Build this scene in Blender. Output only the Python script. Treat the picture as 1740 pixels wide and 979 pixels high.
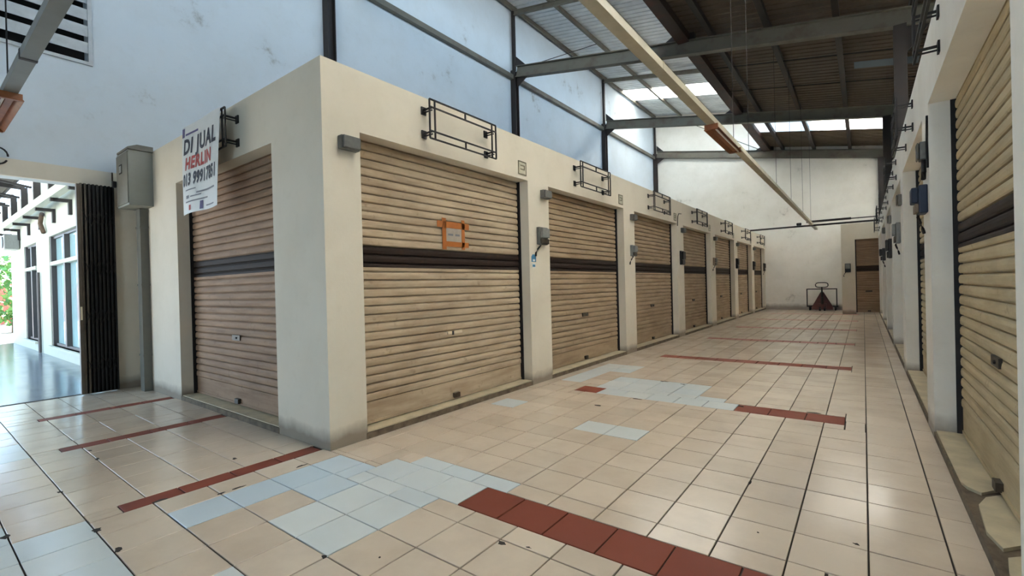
import bpy, bmesh, math, random
from mathutils import Matrix, Vector
random.seed(7)
scene = bpy.context.scene
col = scene.collection
for o in list(bpy.data.objects):
    bpy.data.objects.remove(o)

# ------------------------------------------------------------------ camera
F_PX, YAW, PITCH, ROLL = 792.2, 0.6463, -0.0041, -0.0252
CAM = Vector((4.009, -2.432, 1.5))
fw = Vector((-math.sin(YAW) * math.cos(PITCH), math.cos(YAW) * math.cos(PITCH), math.sin(PITCH)))
r0 = Vector((math.cos(YAW), math.sin(YAW), 0))
u0 = r0.cross(fw)
rt = math.cos(ROLL) * r0 + math.sin(ROLL) * u0
up = -math.sin(ROLL) * r0 + math.cos(ROLL) * u0
cd = bpy.data.cameras.new('camera')
cam = bpy.data.objects.new('camera', cd)
col.objects.link(cam)
M = Matrix((rt, up, -fw)).transposed().to_4x4()
M.translation = CAM
cam.matrix_world = M
cd.sensor_fit = 'HORIZONTAL'
cd.sensor_width = 36.0
cd.lens = F_PX / 1740 * 36
cd.clip_start = 0.03
cd.clip_end = 500
scene.camera = cam

# ------------------------------------------------------------------ sky, sun, exposure
world = bpy.data.worlds.new('sky')
scene.world = world
world.use_nodes = True
wn = world.node_tree
wn.nodes.clear()
wo = wn.nodes.new('ShaderNodeOutputWorld')
wb = wn.nodes.new('ShaderNodeBackground')
wg = wn.nodes.new('ShaderNodeTexGradient')
wc = wn.nodes.new('ShaderNodeTexCoord')
wm = wn.nodes.new('ShaderNodeMapping')
wr = wn.nodes.new('ShaderNodeValToRGB')
wm.inputs['Rotation'].default_value = (0, math.radians(90), 0)
wn.links.new(wc.outputs['Generated'], wm.inputs['Vector'])
wn.links.new(wm.outputs['Vector'], wg.inputs['Vector'])
wn.links.new(wg.outputs['Fac'], wr.inputs['Fac'])
wr.color_ramp.elements[0].color = (0.60, 0.80, 1.0, 1)
wr.color_ramp.elements[1].color = (0.36, 0.62, 1.0, 1)
wn.links.new(wr.outputs['Color'], wb.inputs['Color'])
wb.inputs['Strength'].default_value = 2.9
wn.links.new(wb.outputs['Background'], wo.inputs['Surface'])

sd = bpy.data.lights.new('sun', 'SUN')
sun = bpy.data.objects.new('sun', sd)
col.objects.link(sun)
sd.energy = 52.0
sd.color = (1.0, 0.93, 0.82)
sd.angle = math.radians(1.0)
# the sun stands high on the far left side of the hall
SUN_FROM = Vector((-0.42, 0.50, 0.76)).normalized()
sun.rotation_euler = SUN_FROM.to_track_quat('Z', 'Y').to_euler()

vs = scene.view_settings
vs.view_transform = 'Standard'
vs.look = 'None'
vs.gamma = 1.0
vs.use_curve_mapping = False
vs.exposure = 1.13
try:
    scene.cycles.max_bounces = 14
    scene.cycles.diffuse_bounces = 9
    scene.cycles.glossy_bounces = 4
    scene.cycles.transmission_bounces = 6
    scene.cycles.use_denoising = True
    scene.cycles.sample_clamp_indirect = 6.0
except Exception:
    pass

# ------------------------------------------------------------------ materials
def srgb(r, g, b):
    f = lambda c: (c / 255 / 12.92) if c / 255 <= 0.04045 else ((c / 255 + 0.055) / 1.055) ** 2.4
    return (f(r), f(g), f(b), 1)

def newmat(name):
    m = bpy.data.materials.new(name)
    m.use_nodes = True
    nt = m.node_tree
    return m, nt, nt.nodes['Principled BSDF']

def mixrgb(nt, a, b, fac, blend='MIX'):
    n = nt.nodes.new('ShaderNodeMix')
    n.data_type = 'RGBA'
    n.blend_type = blend
    for s, v in ((n.inputs['Factor'], fac), (n.inputs[6], a), (n.inputs[7], b)):
        if hasattr(v, 'links'):
            nt.links.new(v, s)
        else:
            s.default_value = v
    return n.outputs[2]

def noise(nt, scale, detail=4, vec=None, stretch=None, rough=0.6):
    n = nt.nodes.new('ShaderNodeTexNoise')
    n.inputs['Scale'].default_value = scale
    n.inputs['Detail'].default_value = detail
    n.inputs['Roughness'].default_value = rough
    if vec is None:
        g = nt.nodes.new('ShaderNodeNewGeometry')
        vec = g.outputs['Position']
    if stretch:
        mp = nt.nodes.new('ShaderNodeMapping')
        mp.inputs['Scale'].default_value = stretch
        nt.links.new(vec, mp.inputs['Vector'])
        vec = mp.outputs['Vector']
    nt.links.new(vec, n.inputs['Vector'])
    return n.outputs['Fac']

def ramp(nt, fac, p0, p1, c0=(0, 0, 0, 1), c1=(1, 1, 1, 1)):
    r = nt.nodes.new('ShaderNodeValToRGB')
    r.color_ramp.elements[0].position = p0
    r.color_ramp.elements[1].position = p1
    r.color_ramp.elements[0].color = c0
    r.color_ramp.elements[1].color = c1
    nt.links.new(fac, r.inputs['Fac'])
    return r.outputs['Color']

def math_node(nt, op, a, b=None):
    n = nt.nodes.new('ShaderNodeMath')
    n.operation = op
    n.use_clamp = False
    for i, v in enumerate((a, b)):
        if v is None:
            continue
        if hasattr(v, 'links'):
            nt.links.new(v, n.inputs[i])
        else:
            n.inputs[i].default_value = v
    return n.outputs[0]

def bump(nt, bs, fac, strength=0.2, dist=0.01):
    b = nt.nodes.new('ShaderNodeBump')
    b.inputs['Strength'].default_value = strength
    b.inputs['Distance'].default_value = dist
    nt.links.new(fac, b.inputs['Height'])
    nt.links.new(b.outputs['Normal'], bs.inputs['Normal'])

def simple(name, c, rough=0.6, metal=0.0, var=0.0, scale=6.0, c2=None):
    m, nt, bs = newmat(name)
    bs.inputs['Roughness'].default_value = rough
    bs.inputs['Metallic'].default_value = metal
    if var > 0 or c2:
        c2 = c2 or tuple([x * (1 - var) for x in c[:3]] + [1])
        f = ramp(nt, noise(nt, scale), 0.35, 0.7)
        nt.links.new(mixrgb(nt, c, c2, f), bs.inputs['Base Color'])
    else:
        bs.inputs['Base Color'].default_value = c
    return m

def plaster(name, c, dirt, grime_h=0.25, stain=0.0, rough=0.8):
    """painted plaster: mottled, splashed with grime close to the floor, a few mould stains"""
    m, nt, bs = newmat(name)
    bs.inputs['Roughness'].default_value = rough
    f = ramp(nt, noise(nt, 1.1, 6), 0.42, 0.8)
    fs = math_node(nt, 'MULTIPLY', f, 0.35)
    cc = mixrgb(nt, c, dirt, fs)
    f2 = ramp(nt, noise(nt, 7.0, 5), 0.55, 0.8)
    cc = mixrgb(nt, cc, dirt, math_node(nt, 'MULTIPLY', f2, 0.18))
    if grime_h > 0:
        g = nt.nodes.new('ShaderNodeNewGeometry')
        sep = nt.nodes.new('ShaderNodeSeparateXYZ')
        nt.links.new(g.outputs['Position'], sep.inputs[0])
        n = noise(nt, 4.0, 5)
        h = math_node(nt, 'ADD', sep.outputs['Z'], math_node(nt, 'MULTIPLY', n, -grime_h * 1.1))
        gr = ramp(nt, math_node(nt, 'DIVIDE', h, grime_h), 0.0, 1.0, (1, 1, 1, 1), (0, 0, 0, 1))
        cc = mixrgb(nt, cc, srgb(96, 78, 58), math_node(nt, 'MULTIPLY', gr, 0.7))
    if stain > 0:
        s = ramp(nt, noise(nt, 0.55, 7, rough=0.7), 0.60, 0.70)
        s2 = ramp(nt, noise(nt, 6.0, 6), 0.42, 0.62)
        st = math_node(nt, 'MULTIPLY', math_node(nt, 'MULTIPLY', s, s2), stain)
        cc = mixrgb(nt, cc, srgb(112, 104, 88), st)
    nt.links.new(cc, bs.inputs['Base Color'])
    bump(nt, bs, noise(nt, 25.0, 4), 0.12, 0.01)
    return m

def tile_mat(name, c, c2, rough=0.16, dirt=0.25):
    m, nt, bs = newmat(name)
    oi = nt.nodes.new('ShaderNodeObjectInfo')
    gi = nt.nodes.new('ShaderNodeNewGeometry')
    rnd = math_node(nt, 'FRACT', math_node(nt, 'ADD', oi.outputs['Random'], gi.outputs['Random Per Island']))
    cc = mixrgb(nt, c, c2, rnd)
    f = ramp(nt, noise(nt, 2.0, 6), 0.45, 0.8)
    cc = mixrgb(nt, cc, srgb(128, 104, 82), math_node(nt, 'MULTIPLY', f, dirt))
    nt.links.new(cc, bs.inputs['Base Color'])
    rg = math_node(nt, 'ADD', math_node(nt, 'MULTIPLY', noise(nt, 3.0, 5), 0.22), rough - 0.08)
    nt.links.new(rg, bs.inputs['Roughness'])
    bs.inputs['Specular IOR Level'].default_value = 0.5
    bump(nt, bs, noise(nt, 2.2, 2), 0.05, 0.02)
    return m

def shutter_mat(name, c, c2, streak=0.6):
    m, nt, bs = newmat(name)
    bs.inputs['Roughness'].default_value = 0.65
    bs.inputs['Specular IOR Level'].default_value = 0.2
    f = ramp(nt, noise(nt, 1.0, 6, stretch=(1.6, 1.6, 13.0)), 0.42, 0.72)
    cc = mixrgb(nt, c, c2, math_node(nt, 'MULTIPLY', f, streak))
    f2 = ramp(nt, noise(nt, 1.3, 5), 0.45, 0.72)
    cc = mixrgb(nt, cc, c2, math_node(nt, 'MULTIPLY', f2, streak * 0.55))
    f3 = ramp(nt, noise(nt, 9.0, 4), 0.62, 0.75)
    cc = mixrgb(nt, cc, srgb(84, 58, 38), math_node(nt, 'MULTIPLY', f3, 0.35))
    nt.links.new(cc, bs.inputs['Base Color'])
    return m

def steel(name, c, rust, amt, rough=0.6):
    m, nt, bs = newmat(name)
    bs.inputs['Roughness'].default_value = rough
    f = ramp(nt, noise(nt, 1.7, 6), 0.5, 0.66)
    nt.links.new(mixrgb(nt, c, rust, math_node(nt, 'MULTIPLY', f, amt)), bs.inputs['Base Color'])
    return m

M_CREAM = plaster('cream_plaster', srgb(217, 208, 190), srgb(188, 176, 152), 0.13)
M_CREAM_R = plaster('pale_plaster', srgb(238, 236, 228), srgb(200, 194, 178), 0.14)
M_WHITE = plaster('white_wall_paint', srgb(208, 216, 221), srgb(182, 184, 180), 0.0, 0.9)
M_BACK = plaster('back_wall_paint', srgb(238, 234, 224), srgb(196, 188, 170), 0.2, 0.7)
M_SOFFIT = simple('concrete_roof', srgb(150, 146, 136), 0.9, var=0.3, scale=2)
M_SILL = simple('worn_sill', srgb(206, 192, 160), 0.55, var=0.28, scale=5)
M_KERB = simple('dirty_concrete', srgb(120, 105, 86), 0.9, var=0.5, scale=9)
M_TILE = tile_mat('beige_tile', srgb(222, 205, 184), srgb(210, 193, 172))
M_TILEW = tile_mat('white_tile', srgb(226, 230, 226), srgb(214, 224, 226), 0.17, 0.08)
M_TILEB = tile_mat('bluish_white_tile', srgb(208, 222, 230), srgb(198, 216, 226), 0.17, 0.06)
M_TILER = tile_mat('red_tile', srgb(140, 72, 54), srgb(130, 66, 50), 0.55, 0.08)
M_TILER.node_tree.nodes['Principled BSDF'].inputs['Specular IOR Level'].default_value = 0.25
M_GROUT = simple('grout', srgb(58, 49, 41), 0.95, var=0.35, scale=5)
M_CHIP = simple('exposed_mortar', srgb(62, 54, 46), 0.95, var=0.4, scale=30)
M_SHUT = shutter_mat('beige_shutter_paint', srgb(188, 170, 144), srgb(138, 116, 92))
M_SHUT_B = shutter_mat('brown_shutter_paint', srgb(158, 134, 110), srgb(112, 88, 68))
M_SHUT_C = shutter_mat('tan_shutter_paint', srgb(168, 147, 120), srgb(120, 98, 76))
M_SHUT_0 = shutter_mat('reddish_brown_shutter_paint', srgb(166, 137, 112), srgb(116, 90, 70))
M_SHUT_R = shutter_mat('ochre_shutter_paint', srgb(196, 180, 146), srgb(146, 126, 94), 0.5)
M_STRIPE = shutter_mat('dark_brown_stripe', srgb(44, 32, 25), srgb(36, 26, 20), 0.4)
M_GUIDE = simple('dark_guide_rail', srgb(32, 25, 21), 0.6, var=0.3)
M_LOCK = simple('dull_lock_plate', srgb(74, 66, 54), 0.45, 0.4, var=0.3, scale=30)
M_LOCKL = simple('pale_lock_plate', srgb(214, 200, 172), 0.4, 0.1)
M_STEEL = steel('grey_green_steel', srgb(108, 104, 92), srgb(82, 62, 48), 0.55)
M_STEELD = steel('dark_steel', srgb(42, 35, 31), srgb(54, 36, 27), 0.7)
M_RUST = steel('rusty_purlin', srgb(54, 40, 34), srgb(82, 44, 30), 0.8)
M_SHEET = simple('galvanised_roof_sheet', srgb(226, 230, 232), 0.5, 0.0, var=0.25, scale=1.2)
M_SHEETB = simple('brown_underside_sheet', srgb(92, 78, 62), 0.7, 0.0, var=0.3, scale=1.4)
M_BLACK = simple('black_iron', srgb(34, 30, 28), 0.6, 0.2, var=0.2)
M_DARKBOX = simple('black_meter_plastic', srgb(30, 27, 25), 0.5)
M_GREYBOX = simple('grey_plastic', srgb(104, 104, 98), 0.55, var=0.25, scale=20)
M_METER = simple('pale_grey_meter', srgb(128, 130, 126), 0.45, var=0.2, scale=30)
M_NAVY = simple('navy_meter_cover', srgb(36, 46, 66), 0.5)
M_TANBOX = simple('tan_plastic', srgb(140, 122, 100), 0.55)
M_CABINET = simple('grey_cabinet_paint', srgb(142, 144, 136), 0.5, var=0.12, scale=4)
M_CABD = simple('darker_cabinet_paint', srgb(112, 110, 100), 0.6, var=0.15, scale=6)
M_TRAY = simple('cream_tray_paint', srgb(186, 178, 154), 0.5, var=0.2, scale=3)
M_TRAYG = simple('grey_tray_paint', srgb(122, 124, 120), 0.5, var=0.15, scale=3)
M_LAMPB = simple('rusty_orange_lamp', srgb(150, 92, 54), 0.5, var=0.35, scale=9)
M_TUBE = simple('fluorescent_tube', srgb(236, 232, 224), 0.3)
M_PAPER = simple('faded_paper', srgb(172, 160, 146), 0.8, var=0.15, scale=14)
M_TAPE = simple('orange_tape', srgb(178, 104, 44), 0.45, var=0.15, scale=10)
M_INK = simple('dark_ink', srgb(40, 46, 62), 0.7)
M_GREYINK = simple('grey_ink', srgb(120, 122, 128), 0.7)
M_RED = simple('red_ink', srgb(168, 62, 58), 0.7)
M_PURPLE = simple('purple_ink', srgb(84, 78, 122), 0.7)
M_VINYL = simple('white_vinyl', srgb(214, 216, 214), 0.5, var=0.06, scale=5)
M_PLATE = simple('number_plate_enamel', srgb(190, 184, 160), 0.5, var=0.2, scale=30)
M_PLATEF = simple('number_plate_border', srgb(108, 100, 80), 0.6)
M_STICK = simple('blue_sticker', srgb(60, 124, 160), 0.5)
M_STICKW = simple('white_sticker', srgb(214, 216, 212), 0.5)
M_GATE = simple('dark_gate_iron', srgb(26, 21, 18), 0.55, 0.2, var=0.4, scale=8)
M_GATEL = simple('brown_gate_edge', srgb(92, 80, 66), 0.5, 0.1, var=0.3, scale=8)
M_LOUVRE = simple('grey_louvre_frame', srgb(196, 200, 200), 0.7, var=0.2, scale=5)
M_DARK = simple('dark_void', srgb(34, 32, 32), 0.9)
M_OUTW = simple('bright_outer_wall', srgb(176, 180, 166), 0.8, var=0.05)
M_OUTF = tile_mat('grey_blue_walk_tile', srgb(104, 118, 130), srgb(98, 112, 124), 0.14, 0.05)
M_OUTG = simple('pale_paving', srgb(132, 128, 118), 0.9, var=0.1)
M_MULL = simple('dark_aluminium', srgb(66, 62, 62), 0.45, 0.3)
M_GREEN = simple('green_leaves', srgb(78, 122, 58), 0.7, var=0.4, scale=3)
M_TRUNK = simple('bark', srgb(92, 74, 58), 0.9, var=0.3)
M_REDB = simple('red_painted_wall', srgb(180, 84, 74), 0.8, var=0.1)
M_JACK = simple('dark_red_truck_paint', srgb(84, 34, 24), 0.5, var=0.4, scale=9)
M_WHEEL = simple('black_rubber', srgb(26, 24, 24), 0.7)

m, nt, bs = newmat('window_glass')
bs.inputs['Base Color'].default_value = srgb(170, 200, 205)
bs.inputs['Roughness'].default_value = 0.05
bs.inputs['Metallic'].default_value = 0.0
bs.inputs['Specular IOR Level'].default_value = 0.9
bs.inputs['Transmission Weight'].default_value = 0.25
M_GLASS = m
m, nt, bs = newmat('translucent_sheet')
out = [n for n in nt.nodes if n.type == 'OUTPUT_MATERIAL'][0]
tl = nt.nodes.new('ShaderNodeBsdfTranslucent')
tl.inputs['Color'].default_value = (0.86, 0.86, 0.84, 1)
df = nt.nodes.new('ShaderNodeBsdfDiffuse')
df.inputs['Color'].default_value = (0.8, 0.8, 0.8, 1)
ms = nt.nodes.new('ShaderNodeMixShader')
ms.inputs[0].default_value = 0.2
nt.links.new(tl.outputs[0], ms.inputs[1])
nt.links.new(df.outputs[0], ms.inputs[2])
nt.links.new(ms.outputs[0], out.inputs['Surface'])
M_SKYL = m

# ------------------------------------------------------------------ helpers
class MB:
    def __init__(s):
        s.v, s.f = [], []
    def box(s, x0, x1, y0, y1, z0, z1):
        b = len(s.v)
        s.v += [(x, y, z) for z in (z0, z1) for y in (y0, y1) for x in (x0, x1)]
        for q in ((0, 2, 3, 1), (4, 5, 7, 6), (0, 1, 5, 4), (2, 6, 7, 3), (0, 4, 6, 2), (1, 3, 7, 5)):
            s.f.append([b + i for i in q])
        return s
    def bar(s, a, b_, w, h=None, upv=(0, 0, 1)):
        """box beam from a to b, width w, height h"""
        h = h or w
        a, b_ = Vector(a), Vector(b_)
        d = (b_ - a).normalized()
        U = Vector(upv)
        if abs(d.dot(U)) > 0.95:
            U = Vector((1, 0, 0))
        sx = d.cross(U).normalized()
        sy = sx.cross(d).normalized()
        b = len(s.v)
        for p in (a, b_):
            for i, j in ((-1, -1), (1, -1), (1, 1), (-1, 1)):
                s.v.append(tuple(p + sx * (w / 2 * i) + sy * (h / 2 * j)))
        for q in ((0, 3, 2, 1), (4, 5, 6, 7), (0, 1, 5, 4), (1, 2, 6, 5), (2, 3, 7, 6), (3, 0, 4, 7)):
            s.f.append([b + i for i in q])
        return s
    def tube(s, pts, r, n=8):
        pts = [Vector(p) for p in pts]
        b0 = len(s.v)
        for k, p in enumerate(pts):
            d = (pts[min(k + 1, len(pts) - 1)] - pts[max(k - 1, 0)]).normalized()
            U = Vector((0, 0, 1)) if abs(d.z) < 0.9 else Vector((1, 0, 0))
            sx = d.cross(U).normalized()
            sy = sx.cross(d)
            rr = r[k] if isinstance(r, (list, tuple)) else r
            for i in range(n):
                t = 2 * math.pi * i / n
                s.v.append(tuple(p + sx * rr * math.cos(t) + sy * rr * math.sin(t)))
        for k in range(len(pts) - 1):
            for i in range(n):
                j = (i + 1) % n
                s.f.append([b0 + k * n + i, b0 + k * n + j, b0 + (k + 1) * n + j, b0 + (k + 1) * n + i])
        s.f.append([b0 + i for i in range(n)][::-1])
        e = b0 + (len(pts) - 1) * n
        s.f.append([e + i for i in range(n)])
        return s
    def prism(s, poly, axis, a, b_):
        """extrude polygon (2-D) along axis from a to b"""
        n = len(poly)
        b = len(s.v)
        for t in (a, b_):
            for (p, q) in poly:
                s.v.append({'x': (t, p, q), 'y': (p, t, q), 'z': (p, q, t)}[axis])
        s.f.append([b + i for i in range(n)])
        s.f.append([b + n + i for i in range(n)][::-1])
        for i in range(n):
            j = (i + 1) % n
            s.f.append([b + i, b + n + i, b + n + j, b + j])
        return s
    def mesh(s, name, mat=None, smooth=False, bevel=0.0):
        me = bpy.data.meshes.new(name)
        me.from_pydata(s.v, [], s.f)
        bm = bmesh.new()
        bm.from_mesh(me)
        bmesh.ops.recalc_face_normals(bm, faces=bm.faces)
        if bevel > 0:
            bmesh.ops.bevel(bm, geom=list(bm.edges), offset=bevel, segments=2, affect='EDGES', profile=0.5)
        bm.to_mesh(me)
        bm.free()
        if smooth:
            for p in me.polygons:
                p.use_smooth = True
        if mat:
            me.materials.append(mat)
        return me
    def build(s, name, mat, parent=None, smooth=False, bevel=0.0):
        return link(name, s.mesh(name, mat, smooth, bevel), parent)

def link(name, me, parent=None, loc=None, rot=None):
    o = bpy.data.objects.new(name, me)
    col.objects.link(o)
    if parent is not None:
        o.parent = parent
    if loc is not None:
        o.location = loc
    if rot is not None:
        o.rotation_euler = rot
    return o

def tag(o, label=None, cat=None, group=None, kind=None):
    if label: o['label'] = label
    if cat: o['category'] = cat
    if group: o['group'] = group
    if kind: o['kind'] = kind
    return o

def empty(name, loc=(0, 0, 0), rz=0.0):
    o = bpy.data.objects.new(name, None)
    col.objects.link(o)
    o.location = loc
    o.rotation_euler = (0, 0, rz)
    return o

def ordw(i):
    return ['first', 'second', 'third', 'fourth', 'fifth', 'sixth', 'seventh', 'eighth'][i]

# ------------------------------------------------------------------ dimensions
XL, XR = 0.0, 4.51            # faces of the two shop rows along the corridor
XW = -5.63                    # the hall's left wall
YB = 24.45                    # back wall
YF = -9.0                     # unseen front of the hall
XE = 10.2                     # the hall's right wall
H = 3.70                      # parapet height of the shops
OT = 3.08                     # top of the shutter openings
L0, R0, PT = 0.41, 3.34, 3.50 # first opening and pitch of the shops
NL, NR = 7, 6
REC = 0.20                    # shutter recess
SILL = 0.07
SL = -0.182                   # fall of both roofs towards the right
zu = lambda x: 11.2 + SL * (x - XW)        # upper roof sheet
zl = lambda x: 9.25 + SL * (x + 5.36)      # lower roof sheet
FR = [3.6, 10.65, 17.66, YB - 0.14]        # steel frames
YEND = 21.2                   # front of the end shop
# ------------------------------------------------------------------ floor and tiles
fl = MB().box(XW, XE, YF, YB + 0.3, -0.25, -0.010).build('floor', M_GROUT)
tag(fl, 'glossy beige tiled floor with white patches and brick-red bands', None, kind='structure')
SX, SY, GX, GY = 0.349, 0.348, 0.165, -0.29
def sub(rs, c):
    """rectangles minus rectangle"""
    out = []
    for (a, b, p, q) in rs:
        x0, x1, y0, y1 = c
        if x1 <= a or x0 >= b or y1 <= p or y0 >= q:
            out.append((a, b, p, q)); continue
        if x0 > a: out.append((a, x0, p, q))
        if x1 < b: out.append((x1, b, p, q))
        aa, bb = max(a, x0), min(b, x1)
        if y0 > p: out.append((aa, bb, p, y0))
        if y1 < q: out.append((aa, bb, y1, q))
    return [r for r in out if r[1] - r[0] > 0.03 and r[3] - r[2] > 0.03]
WH = []   # white cells given by a point inside
def wpt(pts, kind='w'):
    for q in pts: WH.append((q[0], q[1], kind))
gx = lambda i: GX + (i + 0.5) * SX
gy = lambda j: GY + (j + 0.5) * SY
wpt([(gx(2), gy(-1)), (gx(3), gy(-1)), (gx(2), gy(-2)), (gx(3), gy(-2))])
wpt([(gx(0), gy(-3)), (gx(0), gy(-2)), (gx(0), gy(-1)), (gx(1), gy(-1)), (gx(0), gy(0)), (0.60, gy(0))], 'b')
wpt([(0.77, -0.2), (1.04, -0.2), (1.39, -0.2), (0.86, 0.05), (1.21, 0.05), (1.56, 0.05), (1.04, 0.31), (1.39, 0.31), (1.73, 0.31)])
wpt([(gx(0), gy(-5)), (gx(1), gy(-5)), (gx(2), gy(-6))], 'g')
wpt([(gx(-1), gy(-5)), (gx(-1), gy(-6)), (gx(0), gy(-6)), (gx(-2), gy(-6)), (gx(1), gy(-6)), (gx(-2), gy(-7)), (gx(-1), gy(-7)), (gx(0), gy(-7)), (gx(2), gy(-6)), (gx(1), gy(-7))], 'g')
wpt([(gx(3), gy(-4)), (gx(8), gy(-1))])
wpt([(gx(4), gy(6)), (gx(5), gy(6))])
wpt([(gx(0), gy(7))])
B2 = 3.48
wpt([(x, B2 + 0.05) for x in (1.21, 1.56, 1.91, 2.26, 2.60)])
wpt([(gx(i), B2 + 0.31) for i in (2, 3, 4, 5, 6)])
wpt([(gx(i), gy(j)) for i in (2, 3, 4, 5) for j in (12, 13)])
wpt([(gx(0), gy(12)), (gx(0), gy(13)), (gx(0), gy(14)), (gx(0), gy(15)), (gx(1), gy(15)), (gx(1), gy(16)), (gx(0), gy(16))])
wpt([(gx(-7), gy(-6)), (gx(-8), gy(-5)), (gx(-9), gy(-5))], 'g')
cells = []
def add_cells(rects, mat=None):
    for r in rects:
        k = mat or 't'
        if mat is None:
            for (x, y, kk) in WH:
                if r[0] < x < r[1] and r[2] < y < r[3]:
                    k = kk; break
        cells.append((r, k))
bandz = [(0.6885, 3.83, GY + 3.48 * k, GY + 2 * SY + 3.48 * k) for k in range(0, 8)]
strips = [(-0.28, -0.11, -1.50, -0.03), (-2.39, -2.215, -1.48, -0.02), (-4.16, -3.985, -1.40, -0.02)]
jx = range(-17, 13)
jy = range(-10, 72)
for i in jx:
    for j in jy:
        x0, x1 = GX + i * SX, GX + (i + 1) * SX
        y0, y1 = GY + j * SY, GY + (j + 1) * SY
        # the walkable floor: lobby (y<0) and corridor
        for reg in ((XW, XR, YF, 0.0), (0.0, XR, 0.0, YB)):
            a, b, p, q = max(x0, reg[0]), min(x1, reg[1]), max(y0, reg[2]), min(y1, reg[3])
            if b - a < 0.03 or q - p < 0.03:
                continue
            rs = [(a, b, p, q)]
            for z in bandz + strips:
                rs = sub(rs, z)
            add_cells(rs)
for k, z in enumerate(bandz):
    ya, yb, yc, yd = z[2], z[2] + 0.177, z[2] + 0.51, z[3]
    if ya > YB: continue
    for i in range(0, 13):
        a, b = max(GX + i * SX, z[0]), min(GX + (i + 1) * SX, z[1])
        if b - a > 0.03:
            for (p, q) in ((ya, yb), (yc, yd)):
                if q < YB: add_cells([(a, b, p, q)])
    for i in range(9):
        r = (z[0] + i * SX, z[0] + (i + 1) * SX, yb, yc)
        if r[3] > YB: continue
        cx, cy = (r[0] + r[1]) / 2, (r[2] + r[3]) / 2
        kk = 'r'
        for (x, y, q) in WH:
            if r[0] < x < r[1] and r[2] < y < r[3]: kk = q
        cells.append((r, kk))
for s_ in strips:
    n = 4
    for i in range(n):
        d = (s_[3] - s_[2]) / n
        cells.append(((s_[0], s_[1], s_[2] + i * d, s_[2] + (i + 1) * d), 'r'))
TM = {'t': M_TILE, 'w': M_TILEW, 'b': M_TILEB, 'g': M_TILEW, 'r': M_TILER}
TL = {'t': None, 'w': 'white replacement tile', 'b': 'bluish white replacement tile', 'g': 'white replacement tile', 'r': 'brick-red tile'}
GAP = 0.009
def visible(x, y):
    d = Vector((x, y, 0)) - CAM
    zf = d.dot(fw)
    if zf < 0.2: return False
    px = 870 + F_PX * d.dot(rt) / zf
    py = 489.5 - F_PX * d.dot(up) / zf
    return -40 < px < 1780 and py < 1030
vis = [c for c in cells if visible((c[0][0] + c[0][1]) / 2, (c[0][2] + c[0][3]) / 2)]
def fsize(c):
    x, y = (c[0][0] + c[0][1]) / 2, (c[0][2] + c[0][3]) / 2
    A = (c[0][1] - c[0][0]) * (c[0][3] - c[0][2])
    d2 = (x - CAM.x) ** 2 + (y - CAM.y) ** 2 + CAM.z ** 2
    w = 3.0 if c[1] != 't' else 1.0
    return -w * A / d2 ** 1.5
vis.sort(key=fsize)
single = set(id(c) for c in vis[:298])
tmesh = {}
rest = {}
for c in cells:
    (a, b, p, q), k = c
    w, d = b - a - GAP, q - p - GAP
    cx, cy = (a + b) / 2, (p + q) / 2
    if id(c) in single:
        key = (round(w, 2), round(d, 2), k)
        if key not in tmesh:
            mb = MB()
            e = 0.002
            hw, hd = w / 2, d / 2
            mb.v = [(-hw, -hd, -0.012), (hw, -hd, -0.012), (hw, hd, -0.012), (-hw, hd, -0.012),
                    (-hw, -hd, -e), (hw, -hd, -e), (hw, hd, -e), (-hw, hd, -e),
                    (-hw + e, -hd + e, 0), (hw - e, -hd + e, 0), (hw - e, hd - e, 0), (-hw + e, hd - e, 0)]
            mb.f = [[8, 9, 10, 11]] + [[i, (i + 1) % 4, 4 + (i + 1) % 4, 4 + i] for i in range(4)] + \
                   [[4 + i, 4 + (i + 1) % 4, 8 + (i + 1) % 4, 8 + i] for i in range(4)]
            tmesh[key] = mb.mesh('tile', TM[k])
        o = link('tile', tmesh[key], fl, (cx, cy, random.uniform(-0.0012, 0.0008)),
                 (random.gauss(0, 0.0022), random.gauss(0, 0.0022), random.gauss(0, 0.001)))
        if TL[k]: o['label'] = TL[k]
    else:
        rest.setdefault('r' if k == 'r' else ('t' if k == 't' else 'w'), []).append((cx, cy, w, d))
for k, lst in rest.items():
    mb = MB()
    for (cx, cy, w, d) in lst:
        b = len(mb.v)
        h = random.uniform(-0.0012, 0.0008)
        tx, ty = random.gauss(0, 0.0022), random.gauss(0, 0.0022)
        for zz in (-0.012, 0):
            for (i, j) in ((-1, -1), (1, -1), (1, 1), (-1, 1)):
                mb.v.append((cx + i * w / 2, cy + j * d / 2, zz + h + (tx * i * w / 2 + ty * j * d / 2)))
        mb.f.append([b + 4, b + 5, b + 6, b + 7])
        for i in range(4):
            j = (i + 1) % 4
            mb.f.append([b + i, b + j, b + 4 + j, b + 4 + i])
    o = mb.build('tile_field', TM[k], fl)
    o['kind'] = 'stuff'
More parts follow.
